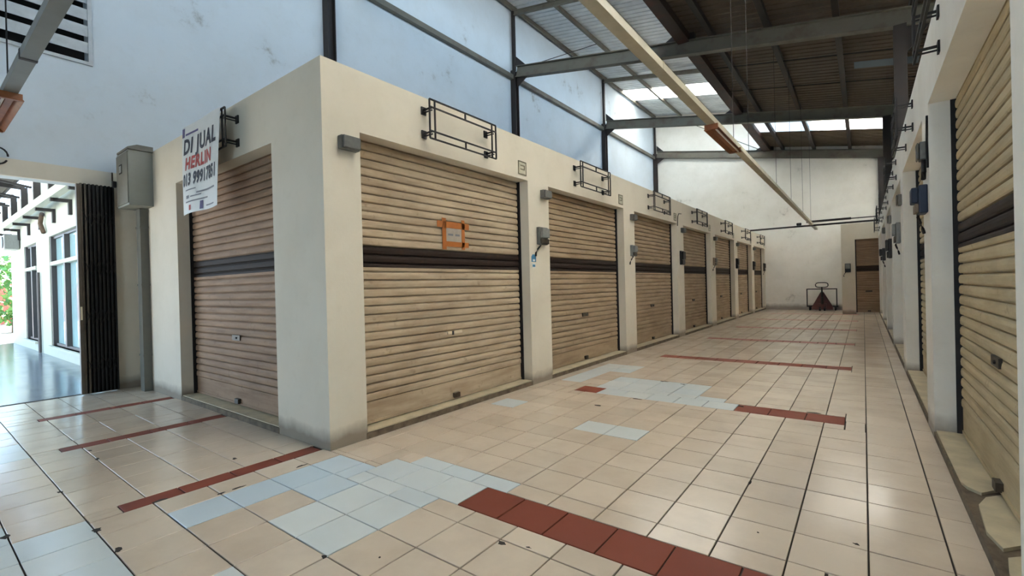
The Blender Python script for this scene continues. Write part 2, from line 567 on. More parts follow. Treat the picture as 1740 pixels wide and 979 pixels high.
# broken joints where mortar shows
for (x, y, sx, sy) in [(-0.97, -1.69, .05, .03), (-1.67, -1.33, .06, .03), (-2.04, -1.31, .05, .02), (-0.57, -0.60, .05, .03), (0.05, -1.675, .05, .04),
                       (0.47, -1.66, .06, .03), (-0.12, -1.30, .03, .09), (0.135, -0.98, .02, .08), (0.135, -0.86, .02, .08), (0.12, -0.36, .02, .10),
                       (-0.33, -2.04, .06, .05), (1.55, -1.0, .05, .03), (2.30, -0.32, .05, .03), (1.59, 4.56, .10, .05), (1.87, 4.5, .06, .03), (1.36, 2.77, .10, .04),
                       (1.64, 3.33, .10, .03), (2.82, 3.62, .05, .05), (3.55, 3.73, .12, .03), (3.31, 1.36, .02, .06), (3.95, 0.8, .03, .02), (1.82, -0.82, .012, .012), (2.45, -0.27, .03, .012), (3.48, 0.63, .012, .012)]:
    n = 9
    poly = []
    for i in range(n):
        t = 2 * math.pi * i / n
        rr = random.uniform(0.25, 0.75)
        poly.append((x + sx * rr * math.cos(t), y + sy * rr * math.sin(t)))
    MB().prism(poly, 'z', -0.004, 0.0016).build('mortar_patch', M_CHIP, fl)

# ------------------------------------------------------------------ shop walls
def struct(o, label):
    return tag(o, label, None, kind='structure')
# left row along the corridor (face x = 0, jambs 0.36 deep)
mb = MB()
yy = [(0.0, L0)] + [(R0 + PT * k, L0 + PT * (k + 1)) for k in range(NL - 1)] + [(R0 + PT * (NL - 1), YB)]
for (a, b) in yy:
    mb.box(-0.36, 0.0, a, b, -0.01, OT)
mb.box(-0.36, 0.0, 0.0, YB, OT, H)
wrow = struct(mb.build('wall_corridor_left', M_CREAM), 'cream shop row front with seven shutter openings along the corridor')
for k in range(NL):
    a, b = L0 + PT * k, R0 + PT * k
    o = MB().box(-0.36, -0.012, a, b, -0.01, SILL).build('sill', M_SILL, wrow)
    MB().box(-0.012, 0.004, a - 0.01, b + 0.01, -0.01, SILL - 0.012).build('sill_edge', M_KERB, wrow)
# short front of the block facing the lobby (y = 0)
XA, XB_ = -3.74, -0.97
mb = MB()
mb.box(XW, XA, 0.0, 0.36, -0.01, OT).box(XB_, -0.36, 0.0, 0.36, -0.01, OT).box(XW, -0.36, 0.0, 0.36, OT, H)
wfr = struct(mb.build('wall_lobby_front', M_CREAM), 'cream end front of the shop block carrying the for-sale banner')
MB().box(XA, XB_, 0.012, 0.36, -0.01, SILL).build('sill', M_SILL, wfr)
MB().box(XA - 0.01, XB_ + 0.01, -0.004, 0.012, -0.01, SILL - 0.012).build('sill_edge', M_KERB, wfr)
# flat roof of the left shops
struct(MB().box(XW, -0.36, 0.36, YB, 3.38, 3.50).build('ceiling_shops', M_SOFFIT), 'flat concrete roof over the left shop block')
# right row
mb = MB()
yr = [(YF, L0 - 0.05)] + [(R0 + PT * k, L0 + PT * (k + 1)) for k in range(NR - 1)] + [(R0 + PT * (NR - 1), YEND)]
for (a, b) in yr:
    mb.box(XR, XR + 0.36, a, b, -0.01, OT)
mb.box(XR, XR + 0.36, YF, YEND, OT, H)
wrr = struct(mb.build('wall_corridor_right', M_CREAM_R), 'pale shop row front along the right of the corridor')
for k in range(NR):
    a, b = L0 - (0.05 if k == 0 else 0) + PT * k, R0 + PT * k
    n = 8
    xe = XR + 0.012
    if k == 0:
        # broken: two cracks run across the sill
        xb = XR + 0.36
        slabs = [[(xe, b), (xb, b), (xb, 1.98), (XR + 0.19, 1.955), (XR + 0.09, 1.83), (XR + 0.035, 1.90), (xe, 1.99)],
                 [(XR + 0.045, 1.60), (XR + 0.10, 1.76), (XR + 0.20, 1.87), (xb, 1.90), (xb, 1.15), (XR + 0.15, 1.125), (XR + 0.055, 1.02), (XR + 0.02, 1.20)],
                 [(XR + 0.03, 0.75), (XR + 0.055, 0.92), (XR + 0.12, 0.98), (XR + 0.17, 1.06), (xb, 1.09), (xb, a), (xe, a)]]
        for poly in slabs:
            MB().prism(poly, 'z', -0.01, SILL).build('sill_slab', M_SILL, wrr)
        MB().box(xe, XR + 0.36, a, b, -0.01, SILL - 0.02).build('sill_bed', M_KERB, wrr)
    else:
        MB().box(xe, XR + 0.36, a, b, -0.01, SILL).build('sill', M_SILL, wrr)
    MB().box(XR - 0.004, xe, a - 0.01, b + 0.01, -0.01, SILL - 0.014).build('sill_edge', M_KERB, wrr)
struct(MB().box(XR + 0.36, XE, YF, YB, 3.38, 3.50).build('ceiling_shops_right', M_SOFFIT), 'flat concrete roof over the right shop block')
# end shop facing the camera
EX0, EX1, EX2 = 3.29, 3.75, 4.60
mb = MB()
mb.box(EX0, EX1, YEND, YEND + 0.3, -0.01, 3.05).box(EX2, XE, YEND, YEND + 0.3, -0.01, 3.05).box(EX0, XE, YEND, YEND + 0.3, 3.05, H)
mb.box(EX0, EX0 + 0.2, YEND + 0.3, YB, -0.01, H)
struct(mb.build('wall_end_shop', M_CREAM), 'cream front of the end shop projecting before the back wall')

# hall shell
mb = MB()
GY0, GY1, GZ = -4.2, -0.30, 3.24
mb.box(XW - 0.25, XW, GY1, YB, -0.01, 11.4).box(XW - 0.25, XW, YF, GY0, -0.01, 11.4).box(XW - 0.25, XW, GY0, GY1, GZ, 5.17)
LY0, LY1, LZ0, LZ1 = -1.52, -0.53, 5.17, 6.52
mb.box(XW - 0.25, XW, LY1, GY1, 5.17, 11.4).box(XW - 0.25, XW, GY0, LY0, 5.17, 11.4).box(XW - 0.25, XW, LY0, LY1, LZ1, 11.4)
wl = struct(mb.build('wall_left', M_WHITE), 'tall white left wall of the hall, bluish in daylight')
mb = MB().box(XW, XW + 0.05, GY0 - 0.1, GY1 + 0.02, GZ, 3.48).box(XW, XW + 0.05, GY1 + 0.0, 0.0, -0.01, 3.48)
struct(mb.build('trim_1', M_CREAM), 'cream beam and post around the gate opening')
struct(MB().box(XW - 0.25, XE + 0.25, YB, YB + 0.25, -0.01, 11.6).build('wall_back', M_BACK), 'tall white back wall with faint mould stains')
struct(MB().box(XE, XE + 0.25, YF, YB, -0.01, zl(XE) + 0.05).build('wall_right', M_WHITE), 'white right wall of the hall behind the shops')
struct(MB().box(XW - 0.25, XE + 0.25, YF - 0.25, YF, 2.6, 11.6).box(XW - 0.25, 0.5, YF - 0.25, YF, -0.01, 2.6).box(XR, XE + 0.25, YF - 0.25, YF, -0.01, 2.6).build('wall_front', M_WHITE), 'white front wall with an entrance opening added for light behind the camera')  # unseen wall; its opening is added and sized to light the right jambs
# louvre vent in the left wall
lv = MB().box(XW - 0.02, XW + 0.03, LY0 - 0.05, LY0, LZ0 - 0.05, LZ1 + 0.05).box(XW - 0.02, XW + 0.03, LY1, LY1 + 0.05, LZ0 - 0.05, LZ1 + 0.05) \
    .box(XW - 0.02, XW + 0.03, LY0, LY1, LZ0 - 0.05, LZ0).box(XW - 0.02, XW + 0.03, LY0, LY1, LZ1, LZ1 + 0.05).build('louvre_vent', M_LOUVRE)
tag(lv, 'square concrete louvre vent high in the left wall above the gate', 'vent')
MB().box(XW - 0.25, XW - 0.23, LY0, LY1, LZ0, LZ1).build('back_panel', M_DARK, lv)
for i in range(5):
    z = LZ0 + 0.135 + i * 0.26
    MB().prism([(XW - 0.14, z + 0.06), (XW - 0.14, z + 0.20), (XW + 0.012, z + 0.17 if i < 4 else LZ1 - 0.01), (XW + 0.012, z)], 'y', LY0, LY1).build('slat', M_LOUVRE, lv)

# ------------------------------------------------------------------ roofs
def sheet_mesh(name, x0, x1, zf, wid, mat, period=0.25):
    n = max(1, int(wid / period + 0.01))
    prof = []
    for i in range(n):
        y = i * period
        prof += [(y, 0.0), (y + 0.15, 0.0), (y + 0.165, 0.05), (y + 0.20, 0.05), (y + 0.215, 0.0)]
    prof.append((wid, 0.0))
    mb = MB()
    k = len(prof)
    for t in (0.0, 0.004):
        for x in (x0, x1):
            for (y, z) in prof:
                mb.v.append((x, y, zf(x) + z + t))
    for i in range(k - 1):
        mb.f.append([i, i + 1, k + i + 1, k + i])
        mb.f.append([2 * k + i, 3 * k + i, 3 * k + i + 1, 2 * k + i + 1])
        mb.f.append([i, 2 * k + i, 2 * k + i + 1, i + 1])
        mb.f.append([k + i, k + i + 1, 3 * k + i + 1, 3 * k + i])
    return mb.mesh(name, mat)
UX0, UX1 = XW - 0.4, 1.3
LX0, LX1 = 0.05, XE + 0.4
cu = empty('ceiling_upper', (UX0, YF, 0))
struct(cu, 'high pale corrugated roof over the left half of the hall')
cl = empty('ceiling_lower', (LX0, YF, 0))
struct(cl, 'lower brown corrugated roof over the right half of the hall')
for (par, x0, x1, zf, mat, nm) in ((cu, UX0, UX1, zu, M_SHEET, 'upper'), (cl, LX0, LX1, zl, M_SHEETB, 'lower')):
    px = par.location.x
    me = sheet_mesh('roof_sheet', x0 - px, x1 - px, lambda x, zf=zf, px=px: zf(x + px), 1.0, mat)
    ms_ = sheet_mesh('skylight_sheet', x0 - px, x1 - px, lambda x, zf=zf, px=px: zf(x + px), 0.8, M_SKYL)
    y = 0.0
    lights_at = [28.8] if nm == 'upper' else [9.6, 14.6, 28.8]   # translucent pairs; the lower roof's first two are unseen, added to light the corridor
    while y < YB - YF + 0.3:
        nxt = [q for q in lights_at if q > y - 1e-6]
        if nxt and abs(nxt[0] - y) < 1e-6:
            for q in (0, 0.8):
                o = link('skylight_sheet', ms_, par, (0, y + q, 0))
                o['label'] = 'translucent white skylight sheet'
            y += 1.6
            lights_at.remove(nxt[0])
            continue
        w_ = min(1.0, nxt[0] - y) if nxt else 1.0
        if w_ < 0.999:
            w_ = max(1, round(w_ / 0.2)) * 0.2
            me2 = sheet_mesh('roof_sheet', x0 - px, x1 - px, lambda x, zf=zf, px=px: zf(x + px), w_, mat)
            link('roof_sheet', me2, par, (0, y, 0))
            y = nxt[0]
        else:
            link('roof_sheet', me, par, (0, y, 0.0))
            y += 1.0

# purlins
def purlin(x, zf, w, h, mat, label, drop=0.0):
    z = zf(x) - h / 2 - drop - 0.002
    o = MB().bar((x, YF, z), (x, YB, z), w, h).build('purlin', mat)
    tag(o, label, 'purlin', 'roof purlins')
for i, (x, t) in enumerate([(XW + 0.12, 'grey steel purlin along the top of the tall left wall'), (-4.03, 'pale steel purlin one step in from the left wall top'),
                            (-2.45, 'pale steel purlin under the high roof beside the cable tray'), (-0.9, 'pale steel purlin under the right part of the high roof'), (0.8, 'steel purlin under the high roof edge above the roof step')]):
    purlin(x, zu, 0.08, 0.15, M_STEEL, t)
for i, (x, w, t) in enumerate([(0.22, 0.30, 'thick rusty purlin along the step between both roofs'), (0.92, 0.13, 'dark purlin first to the right of the roof step'), (2.22, 0.13, 'dark purlin second to the right of the roof step'),
                            (3.61, 0.13, 'dark purlin third to the right of the roof step'), (4.95, 0.13, 'dark purlin above the right row of shops'), (6.4, 0.13, 'dark purlin far right over the right shop roofs'), (8.0, 0.13, 'dark purlin beside the right hall wall')]):
    purlin(x, zl, w, 0.24 if i == 0 else 0.16, M_RUST if i == 0 else M_STEELD, t)
# steel frames
FN = ['nearest steel roof frame, its column rising behind the corner pillar', 'second steel roof frame with the large sloping beam crossing the picture top', 'third steel roof frame in front of the bright skylights', 'last steel roof frame standing against the back wall']
def ibeam(mb, a, b, w, h, upv=(0, 0, 1)):
    a, b = Vector(a), Vector(b)
    d = (b - a).normalized()
    U = Vector(upv)
    s_ = d.cross(U).normalized()
    n_ = s_.cross(d).normalized()
    mb.bar(a + n_ * (h / 2 - 0.012), b + n_ * (h / 2 - 0.012), w, 0.024, upv)
    mb.bar(a - n_ * (h / 2 - 0.012), b - n_ * (h / 2 - 0.012), w, 0.024, upv)
    mb.bar(a, b, 0.02, h - 0.04, upv)
for k, y in enumerate(FR):
    f = tag(empty('steel_frame', (XW + 0.12, y, 3.5)), FN[k], 'frame', 'steel roof frames')
    Lc = lambda p: (p[0] - XW - 0.12, p[1] - y, p[2] - 3.5)
    xc = XW + 0.11
    zb = lambda x: zl(x) - 0.16 - 0.19 - 0.035     # beam centre line
    mb = MB()
    ibeam(mb, Lc((xc, y, 3.50)), Lc((xc, y, 8.95)), 0.20, 0.20, (0, 1, 0) )
    mb.build('column', M_STEELD, f)
    MB().bar(Lc((xc, y, 8.95)), Lc((xc, y, 11.0)), 0.10, 0.10).build('upper_post', M_STEELD, f)
    mb = MB()
    ibeam(mb, Lc((xc + 0.1, y, zb(xc + 0.1))), Lc((XE - 0.1, y, zb(XE - 0.1))), 0.20, 0.38)
    mb.build('beam', M_STEEL, f)
    x0 = xc + 0.1
    for sgn in (1, -1):
        mb = MB()
        zt = zb(x0) - sgn * 0.19
        mb.prism([(x0 - XW - 0.12, zt - 3.5), (x0 + 0.42 - XW - 0.12, zb(x0 + 0.42) - sgn * 0.19 - 3.5), (x0 - XW - 0.12, zt - sgn * 0.34 - 3.5)], 'y', -0.02, 0.02)
        mb.build('gusset', M_STEELD, f)
    mb = MB()
    ibeam(mb, Lc((xc, y, zu(xc) - 0.24)), Lc((UX1 - 0.1, y, zu(UX1 - 0.1) - 0.24)), 0.10, 0.16)
    mb.build('rafter', M_STEEL, f)
    mb = MB()
    ibeam(mb, Lc((0.45, y, zb(0.45) + 0.19)), Lc((0.45, y, zu(0.45) - 0.31)), 0.12, 0.12, (0, 1, 0))
    mb.build('stub_post', M_STEELD, f)
    mb = MB()
    z0 = zb(0.1) + 0.19
    mb.prism([(-0.30 - XW - 0.12, zb(-0.30) + 0.19 - 3.5), (0.06 - XW - 0.12, zb(0.06) + 0.19 - 3.5), (0.06 - XW - 0.12, zb(0.06) + 0.45 - 3.5)], 'y', -0.05, 0.05)
    mb.build('cleat', M_STEELD, f)
    mb = MB()
    ibeam(mb, Lc((4.72, y, 3.5)), Lc((4.72, y, zb(4.72) - 0.17)), 0.22, 0.22, (0, 1, 0))
    mb.build('column', M_STEELD, f)
    mb = MB()
    mb.prism([(4.83 - XW - 0.12, zb(4.83) - 0.19 - 3.5), (5.2 - XW - 0.12, zb(5.2) - 0.19 - 3.5), (4.83 - XW - 0.12, zb(4.83) - 0.75 - 3.5)], 'y', -0.02, 0.02)
    mb.build('gusset', M_STEELD, f)
# wall girt between columns
for k in range(4):
    a = FR[k - 1] + 0.11 if k else YF
    b = FR[k] - 0.11
    o = MB().bar((XW + 0.09, a, 8.70), (XW + 0.09, b, 8.70), 0.12, 0.15).build('wall_girt', M_STEEL)
    tag(o, ['steel girt on the left wall before the first column', 'long steel girt on the left wall between first and second columns', 'steel girt on the left wall between second and third columns', 'farthest steel girt on the left wall next to the back wall'][k], 'girt', 'wall girts')
# thin brace rods
for (a, b, t) in [((-4.75, 10.65, 8.93), (-4.03, 14.0, 10.72), 'thin diagonal brace rod from the second beam up to the high roof'),
                  ((-5.0, 17.9, 8.9), (-2.45, 24.2, 10.3), 'thin diagonal brace rod near the back wall, upper of two'),
                  ((-2.0, 17.9, 8.35), (0.1, 24.2, 8.0), 'thin diagonal brace rod near the back wall, lower of two')]:
    tag(MB().tube([a, b], 0.014, 6).build('brace_rod', M_STEELD), t, 'rod', 'brace rods')
for i, y in enumerate((6.9, 13.0, 15.2)):
    tag(MB().tube([(0.4, y, zl(0.4) - 0.12), (8.0, y, zl(8.0) - 0.12)], 0.014, 6).build('sag_rod', M_BLACK),
        'thin dark rod tying the purlins of the brown roof, %s from the camera' % ordw(i), 'rod', 'sag rods')
o = MB().box(3.9, 5.3, 13.95, 14.45, 0, 0.01).build('patch_panel', simple('blue_grey_patch', srgb(96, 112, 124), 0.6))
for v in o.data.vertices:
    v.co.z += zl(v.co.x) - 0.014
tag(o, 'blue-grey patch strip under the brown roof sheets near the right column', 'panel')

# ------------------------------------------------------------------ shutters
PITCHS = 0.092
Z_ST = 1.968
prof_pts = [(-0.008, 0.0), (-0.008, 0.004), (0.013, 0.006), (0.020, 0.016), (0.022, 0.046), (0.018, 0.072), (0.009, 0.085), (-0.008, 0.088), (-0.008, 0.092)]
def slat_mesh(w, mat, z0=0.0, z1=0.092):
    pts = []
    for i, (d, z) in enumerate(prof_pts):
        if z0 - 1e-6 <= z <= z1 + 1e-6: pts.append((d, z))
    def at(z):
        for (a, b) in zip(prof_pts, prof_pts[1:]):
            if a[1] <= z <= b[1]:
                t = (z - a[1]) / (b[1] - a[1])
                return (a[0] + t * (b[0] - a[0]), z)
    if pts[0][1] > z0 + 1e-4: pts.insert(0, at(z0))
    if pts[-1][1] < z1 - 1e-4: pts.append(at(z1))
    k = len(pts)
    mb = MB()
    for x in (-w / 2, w / 2):
        for (d, z) in pts: mb.v.append((x, -d, z - z0))
        for (d, z) in pts: mb.v.append((x, -d + 0.006, z - z0))
    n2 = 2 * k
    for i in range(k - 1):
        mb.f.append([i, i + 1, n2 + i + 1, n2 + i])
        mb.f.append([k + i, n2 + k + i, n2 + k + i + 1, k + i + 1])
        mb.f.append([i, k + i, k + i + 1, i + 1])
        mb.f.append([n2 + i, n2 + i + 1, n2 + k + i + 1, n2 + k + i])
    me = mb.mesh('slat', mat)
    for p in me.polygons:
        p.use_smooth = False
    return me
SM = {}
def shutter(loc, rz, w, label, mat, lock='dark', top=3.2, bottom_thing=True):
    t = tag(empty('roller_shutter', loc, rz), label, 'shutter', 'roller shutters')
    wo, w = w, w - 0.075
    key = (round(w, 3), mat.name)
    if key not in SM:
        SM[key] = (slat_mesh(w, mat), slat_mesh(w, M_STRIPE), slat_mesh(w, M_STRIPE, 0.046, 0.092), slat_mesh(w, mat, 0.0, 0.046))
    full, dark, hdark, hbeige = SM[key]
    def put(me, z):
        return link('slat', me, t, (random.uniform(-0.002, 0.002), random.uniform(-0.0015, 0.0015), z))
    z = Z_ST
    while z < top:
        put(full, z); z += PITCHS
    for i in range(2):
        put(dark, Z_ST - PITCHS * (i + 1))['label'] = 'dark brown stripe slat'
    zz = Z_ST - 2.5 * PITCHS
    put(hdark, zz)['label'] = 'dark brown stripe slat'
    put(hbeige, zz - 0.046)
    z = Z_ST - 4 * PITCHS
    while z > 0.26:
        put(full, z); z -= PITCHS
    z += PITCHS
    bt = MB().box(-w / 2, w / 2, -0.012, 0.008, SILL + 0.014, z).box(-w / 2, w / 2, -0.02, 0.012, SILL + 0.012, SILL + 0.04).build('bottom_rail', mat, t)
    for s_ in (-1, 1):
        q0, q1 = sorted((s_ * (wo / 2 - 0.05), s_ * (wo / 2 - 0.001)))
        e0, e1 = sorted((s_ * (wo / 2 - 0.012), s_ * (wo / 2 - 0.001)))
        MB().box(q0, q1, 0.014, 0.05, SILL, 3.2).box(e0, e1, -0.05, 0.014, SILL, 3.2).build('guide_rail', M_GUIDE, t)
    if lock == 'dark':
        h = MB().box(-0.11, 0.11, -0.034, -0.015, 0.90, 0.965).build('lock_plate', M_LOCK, t)
        MB().tube([(0.02, -0.034, 0.932), (0.02, -0.044, 0.932)], 0.012, 8).build('keyhole', M_DARK, h)
    else:
        h = MB().box(-0.13, 0.13, -0.034, -0.015, 0.915, 0.95).build('lock_plate', M_LOCKL, t)
        MB().box(-0.055, -0.025, -0.037, -0.033, 0.90, 0.95).build('keyhole', M_DARK, h)
    MB().box(-0.05, 0.05, -0.05, -0.012, SILL + 0.03, SILL + 0.09).build('hasp', M_LOCK, t)
    return t
W1 = R0 - L0
LB = ['beige roller shutter bearing the orange-taped notice, nearest in the corridor', 'second beige roller shutter from the corner pillar on the corridor left', 'third beige roller shutter on the corridor left',
      'fourth beige roller shutter on the corridor left', 'fifth beige roller shutter on the corridor left', 'sixth beige roller shutter on the corridor left', 'last roller shutter on the corridor left beside the back wall']
for k in range(NL):
    shutter((-REC, (L0 + R0) / 2 + PT * k, 0), math.pi / 2, W1, LB[k], M_SHUT if k < 1 else M_SHUT_C, 'pale' if k == 0 else 'dark')
shutter(((XA + XB_) / 2, REC, 0), 0, XB_ - XA, 'brown roller shutter below the for-sale banner, facing the lobby', M_SHUT_0)
LR = ['large ochre roller shutter at the right picture edge', 'second roller shutter on the right row, seen edge-on past the pillar', 'third roller shutter on the right row, almost hidden', 'fourth roller shutter on the right row, almost hidden',
      'fifth roller shutter on the right row, almost hidden', 'last roller shutter on the right row before the end shop']
for k in range(NR):
    e = 0.05 if k == 0 else 0
    shutter((XR + REC, (L0 - e + R0) / 2 + PT * k, 0), -math.pi / 2, W1 + e, LR[k], M_SHUT_R)
# end shop shutter (narrow, plain)
shutter(((EX1 + EX2) / 2, YEND + 0.14, 0), 0, EX2 - EX1, 'narrow roller shutter of the end shop facing down the corridor', M_SHUT_B)

# ------------------------------------------------------------------ sign frames
def sign_frame(loc, rz, label, w=1.18, h=0.44):
    """iron sign frame held off the wall; local -Y points away from the wall"""
    t = tag(empty('sign_frame', loc, rz), label, 'sign frame', 'empty iron sign frames')
    d, b = -0.15, 0.016
    mb = MB()
    for z in (0, h):
        mb.bar((-w / 2, d, z), (w / 2, d, z), b)
    for x in (-w / 2, w / 2):
        mb.bar((x, d, 0), (x, d, h), b)
    mb.build('outer_frame', M_BLACK, t)
    mb = MB()
    mb.bar((-w / 2, d, 0.085), (w / 2, d, 0.085), b).bar((-w / 2, d, h - 0.085), (w / 2, d, h - 0.085), b)
    mb.bar((-w / 2 + 0.08, d, 0), (-w / 2 + 0.08, d, h), b).bar((w / 2 - 0.08, d, 0), (w / 2 - 0.08, d, h), b)
    mb.bar((0, d, 0), (0, d, 0.085), b).bar((0, d, h - 0.085), (0, d, h), b)
    mb.build('inner_frame', M_BLACK, t)
    for x in (-w / 2 + 0.04, w / 2 - 0.04):
        for z in (0.085, h - 0.085):
            br = MB().bar((x, d, z), (x, -0.012, z), 0.018).bar((x, d, z - 0.03), (x, -0.012, z - 0.03), 0.012).build('bracket', M_BLACK, t)
            MB().box(x - 0.035, x + 0.035, -0.014, 0.0, z - 0.055, z + 0.035).build('wall_plate', M_BLACK, br)
    return t
for k in range(NL):
    sign_frame((0.0, 1.82 + PT * k, 3.19), math.pi / 2, 'black iron sign frame above the %s shutter on the corridor left' % ordw(k))
sign_frame((-2.29, 0.0, 3.16), 0, 'black iron sign frame holding the white for-sale banner')
for k in range(NR):
    sign_frame((XR, 1.92 + PT * k, 3.19), -math.pi / 2, 'black iron sign frame above the %s shutter on the right row' % ordw(k))

# ------------------------------------------------------------------ banner
bn = empty('sale_banner', (-2.32, -0.175, 2.50))
tag(bn, 'white for-sale banner with dark and red lettering hung over the brown shutter', 'banner')
BW, BH = 1.12, 1.11
def wob(x, z):
    return 0.018 * math.sin(x * 7.0 + z * 2.0) * (1 - z / BH * 0.7) - 0.03 * (1 - z / BH)
def bx_(x, z):
    # the lower right corner draws in a little, the bottom hangs lower on the left
    return x - (0.05 * max(0, x + 0.2) * (1 - z / BH))
mb = MB()
NX, NZ = 24, 24
for t in (0.0, 0.0015):
    for j in range(NZ + 1):
        for i in range(NX + 1):
            x = -BW / 2 + BW * i / NX
            z = BH * j / NZ
            mb.v.append((bx_(x, z), wob(x, z) + t, z))
n1 = (NX + 1) * (NZ + 1)
for j in range(NZ):
    for i in range(NX):
        a = j * (NX + 1) + i
        mb.f.append([a, a + 1, a + NX + 2, a + NX + 1])
        mb.f.append([n1 + a, n1 + a + NX + 1, n1 + a + NX + 2, n1 + a + 1])
mb.build('cloth', M_VINYL, bn, smooth=True)
def bend(me):
    for v in me.vertices:
        x, z = v.co.x, v.co.z
        v.co = Vector((bx_(x, z), wob(x, z) - 0.003, z))
    return me
def text_mesh(txt, size, x, z, mat, bold=0.0, width=None, shear=0.0):
    cu_ = bpy.data.curves.new('lettering', 'FONT')
    cu_.body = txt
    cu_.size = size
    cu_.offset = bold
    cu_.shear = shear
    cu_.space_character = 1.12
    cu_.align_x = 'LEFT'
    cu_.resolution_u = 3
    ob = bpy.data.objects.new('tmp', cu_)
    col.objects.link(ob)
    dg = bpy.context.evaluated_depsgraph_get()
    me = bpy.data.meshes.new_from_object(ob.evaluated_get(dg))
    bpy.data.objects.remove(ob)
    xs = [v.co.x for v in me.vertices]
    x0, x1 = min(xs), max(xs)
    sc = (width / (x1 - x0)) if width else 1.0
    for v in me.vertices:
        v.co = Vector((x + (v.co.x - x0) * sc, 0, z + v.co.y))
    me.materials.clear()
    me.materials.append(mat)
    return me
for (txt, size, x, z, mat, wdt, lab) in [('DI JUAL', 0.26, -0.50, 0.755, M_INK, 0.98, 'dark letters reading DI JUAL'),
                                    ('HERLIN', 0.205, -0.44, 0.555, M_RED, 0.78, 'red letters reading HERLIN'),
                                    ('013 99917851', 0.205, -0.52, 0.355, M_INK, 1.0, 'dark phone number digits')]:
    o = link('lettering', bend(text_mesh(txt, size, x, z, mat, 0.009, wdt, 0.1)), bn)
    o['label'] = lab
def rects(name, rs, mat, lab=None):
    mb = MB()
    for (x0, x1, z0, z1) in rs:
        n = 6
        for i in range(n):
            a, b = x0 + (x1 - x0) * i / n, x0 + (x1 - x0) * (i + 1) / n
            q = len(mb.v)
            mb.v += [(a, 0, z0), (b, 0, z0), (b, 0, z1), (a, 0, z1)]
            mb.f.append([q, q + 1, q + 2, q + 3])
    me = bend(mb.mesh(name, mat))
    o = link(name, me, bn)
    if lab: o['label'] = lab
rects('printed_logo', [(-0.55, -0.47, 0.975, 1.09)], M_PURPLE, 'purple logo block')
rects('printed_bar', [(-0.44, -0.08, 0.985, 1.01)], M_PURPLE, 'purple bar')
for _r in [(-0.42, -0.12, 0.285, 0.30), (-0.10, 0.45, 0.225, 0.245), (-0.40, -0.30, 0.185, 0.225), (-0.26, 0.02, 0.195, 0.21), (-0.42, 0.2, 0.135, 0.152), (0.16, 0.42, 0.04, 0.055)]:
    rects('small_print', [_r], M_GREYINK)
rects('printed_mark', [(-0.30, -0.24, 0.035, 0.10)], M_RED)
rects('printed_mark', [(0.0, 0.08, 0.02, 0.12)], M_PURPLE)

# ------------------------------------------------------------------ taped notice on the first shutter
nt_ = empty('taped_notice', (-REC + 0.028, 1.905, 2.0), math.pi / 2)
tag(nt_, 'small faded notice taped with orange tape onto the first corridor shutter', 'notice')
MB().box(-0.17, 0.17, -0.004, -0.002, 0.07, 0.29).build('paper', M_PAPER, nt_)
for (x0, x1, z0, z1) in [(-0.30, 0.28, 0.255, 0.335), (-0.20, 0.27, 0.02, 0.085), (-0.215, -0.145, -0.02, 0.375), (0.135, 0.195, -0.01, 0.375)]:
    MB().box(x0, x1, -0.0065, -0.0042, z0, z1).build('tape', M_TAPE, nt_)
MB().box(-0.11, -0.02, -0.0050, -0.0041, 0.16, 0.185).box(0.02, 0.10, -0.0050, -0.0041, 0.16, 0.185).build('print', M_GREYINK, nt_)

# ------------------------------------------------------------------ boxes, meters, number plates
def junction_box(loc, rz, label, sx=0.20, sz=0.13, d=0.10, mat=None):
    t = tag(empty('junction_box', loc, rz), label, 'junction box', 'junction boxes')
    mat = mat or M_GREYBOX
    MB().box(-sx / 2, sx / 2, -d * 0.7, 0, 0, sz).build('body', mat, t, bevel=0.008)
    MB().box(-sx / 2 + 0.004, sx / 2 - 0.004, -d, -d * 0.7 - 0.004, 0.004, sz - 0.004).build('lid', mat, t, bevel=0.012)
    return t
for k in range(NL):
    junction_box((0, 0.26 + PT * k if k == 0 else L0 - 0.14 + PT * k, 2.86), math.pi / 2, 'grey junction box at the upper left of the %s shutter on the corridor left' % ordw(k))
def meter(loc, rz, label, body=None, cover=None, w=0.24, h=0.27, d=0.11, cable=True):
    t = tag(empty('electric_meter', loc, rz), label, 'meter', 'electric meters')
    body = body or M_METER
    MB().box(-w / 2, w / 2, -d * 0.55, 0, 0, h).build('case', body, t, bevel=0.01)
    MB().box(-w / 2 + 0.02, w / 2 - 0.02, -d, -d * 0.55 - 0.002, h * 0.38, h - 0.02).build('dial_cover', cover or body, t, bevel=0.01)
    MB().box(-w / 2 + 0.01, w / 2 - 0.01, -d * 0.8, -d * 0.55 - 0.002, 0.01, h * 0.34).build('terminal_cover', M_TANBOX if body is M_NAVY else M_LOCK if body is not M_DARKBOX else M_DARKBOX, t, bevel=0.006)
    if cable:
        MB().tube([(-w * 0.35, -0.04, 0.06), (-w * 0.42, -0.06, -0.02), (-w * 0.62, -0.04, -0.07), (-w * 0.72, -0.02, -0.13), (-w * 0.68, -0.01, -0.18)], 0.014, 7).build('cable', M_BLACK, t, smooth=True)
    return t
pil = lambda k: R0 + 0.32 + PT * k
meter((0, pil(0), 2.13), math.pi / 2, 'grey electric meter with hanging cable on the first corridor pillar', M_GREYBOX, M_METER)
meter((0, pil(1) + 0.08, 2.08), math.pi / 2, 'pale electric meter with hanging cable on the second corridor pillar', M_METER, M_METER, 0.2, 0.24)
meter((0, pil(2), 1.97), math.pi / 2, 'tall black electric meter on the third corridor pillar', M_DARKBOX, M_DARKBOX, 0.26, 0.38, 0.1, False)
meter((0, pil(3), 2.02), math.pi / 2, 'small brownish electric meter on the fourth corridor pillar', M_TANBOX, M_GREYBOX, 0.22, 0.26)
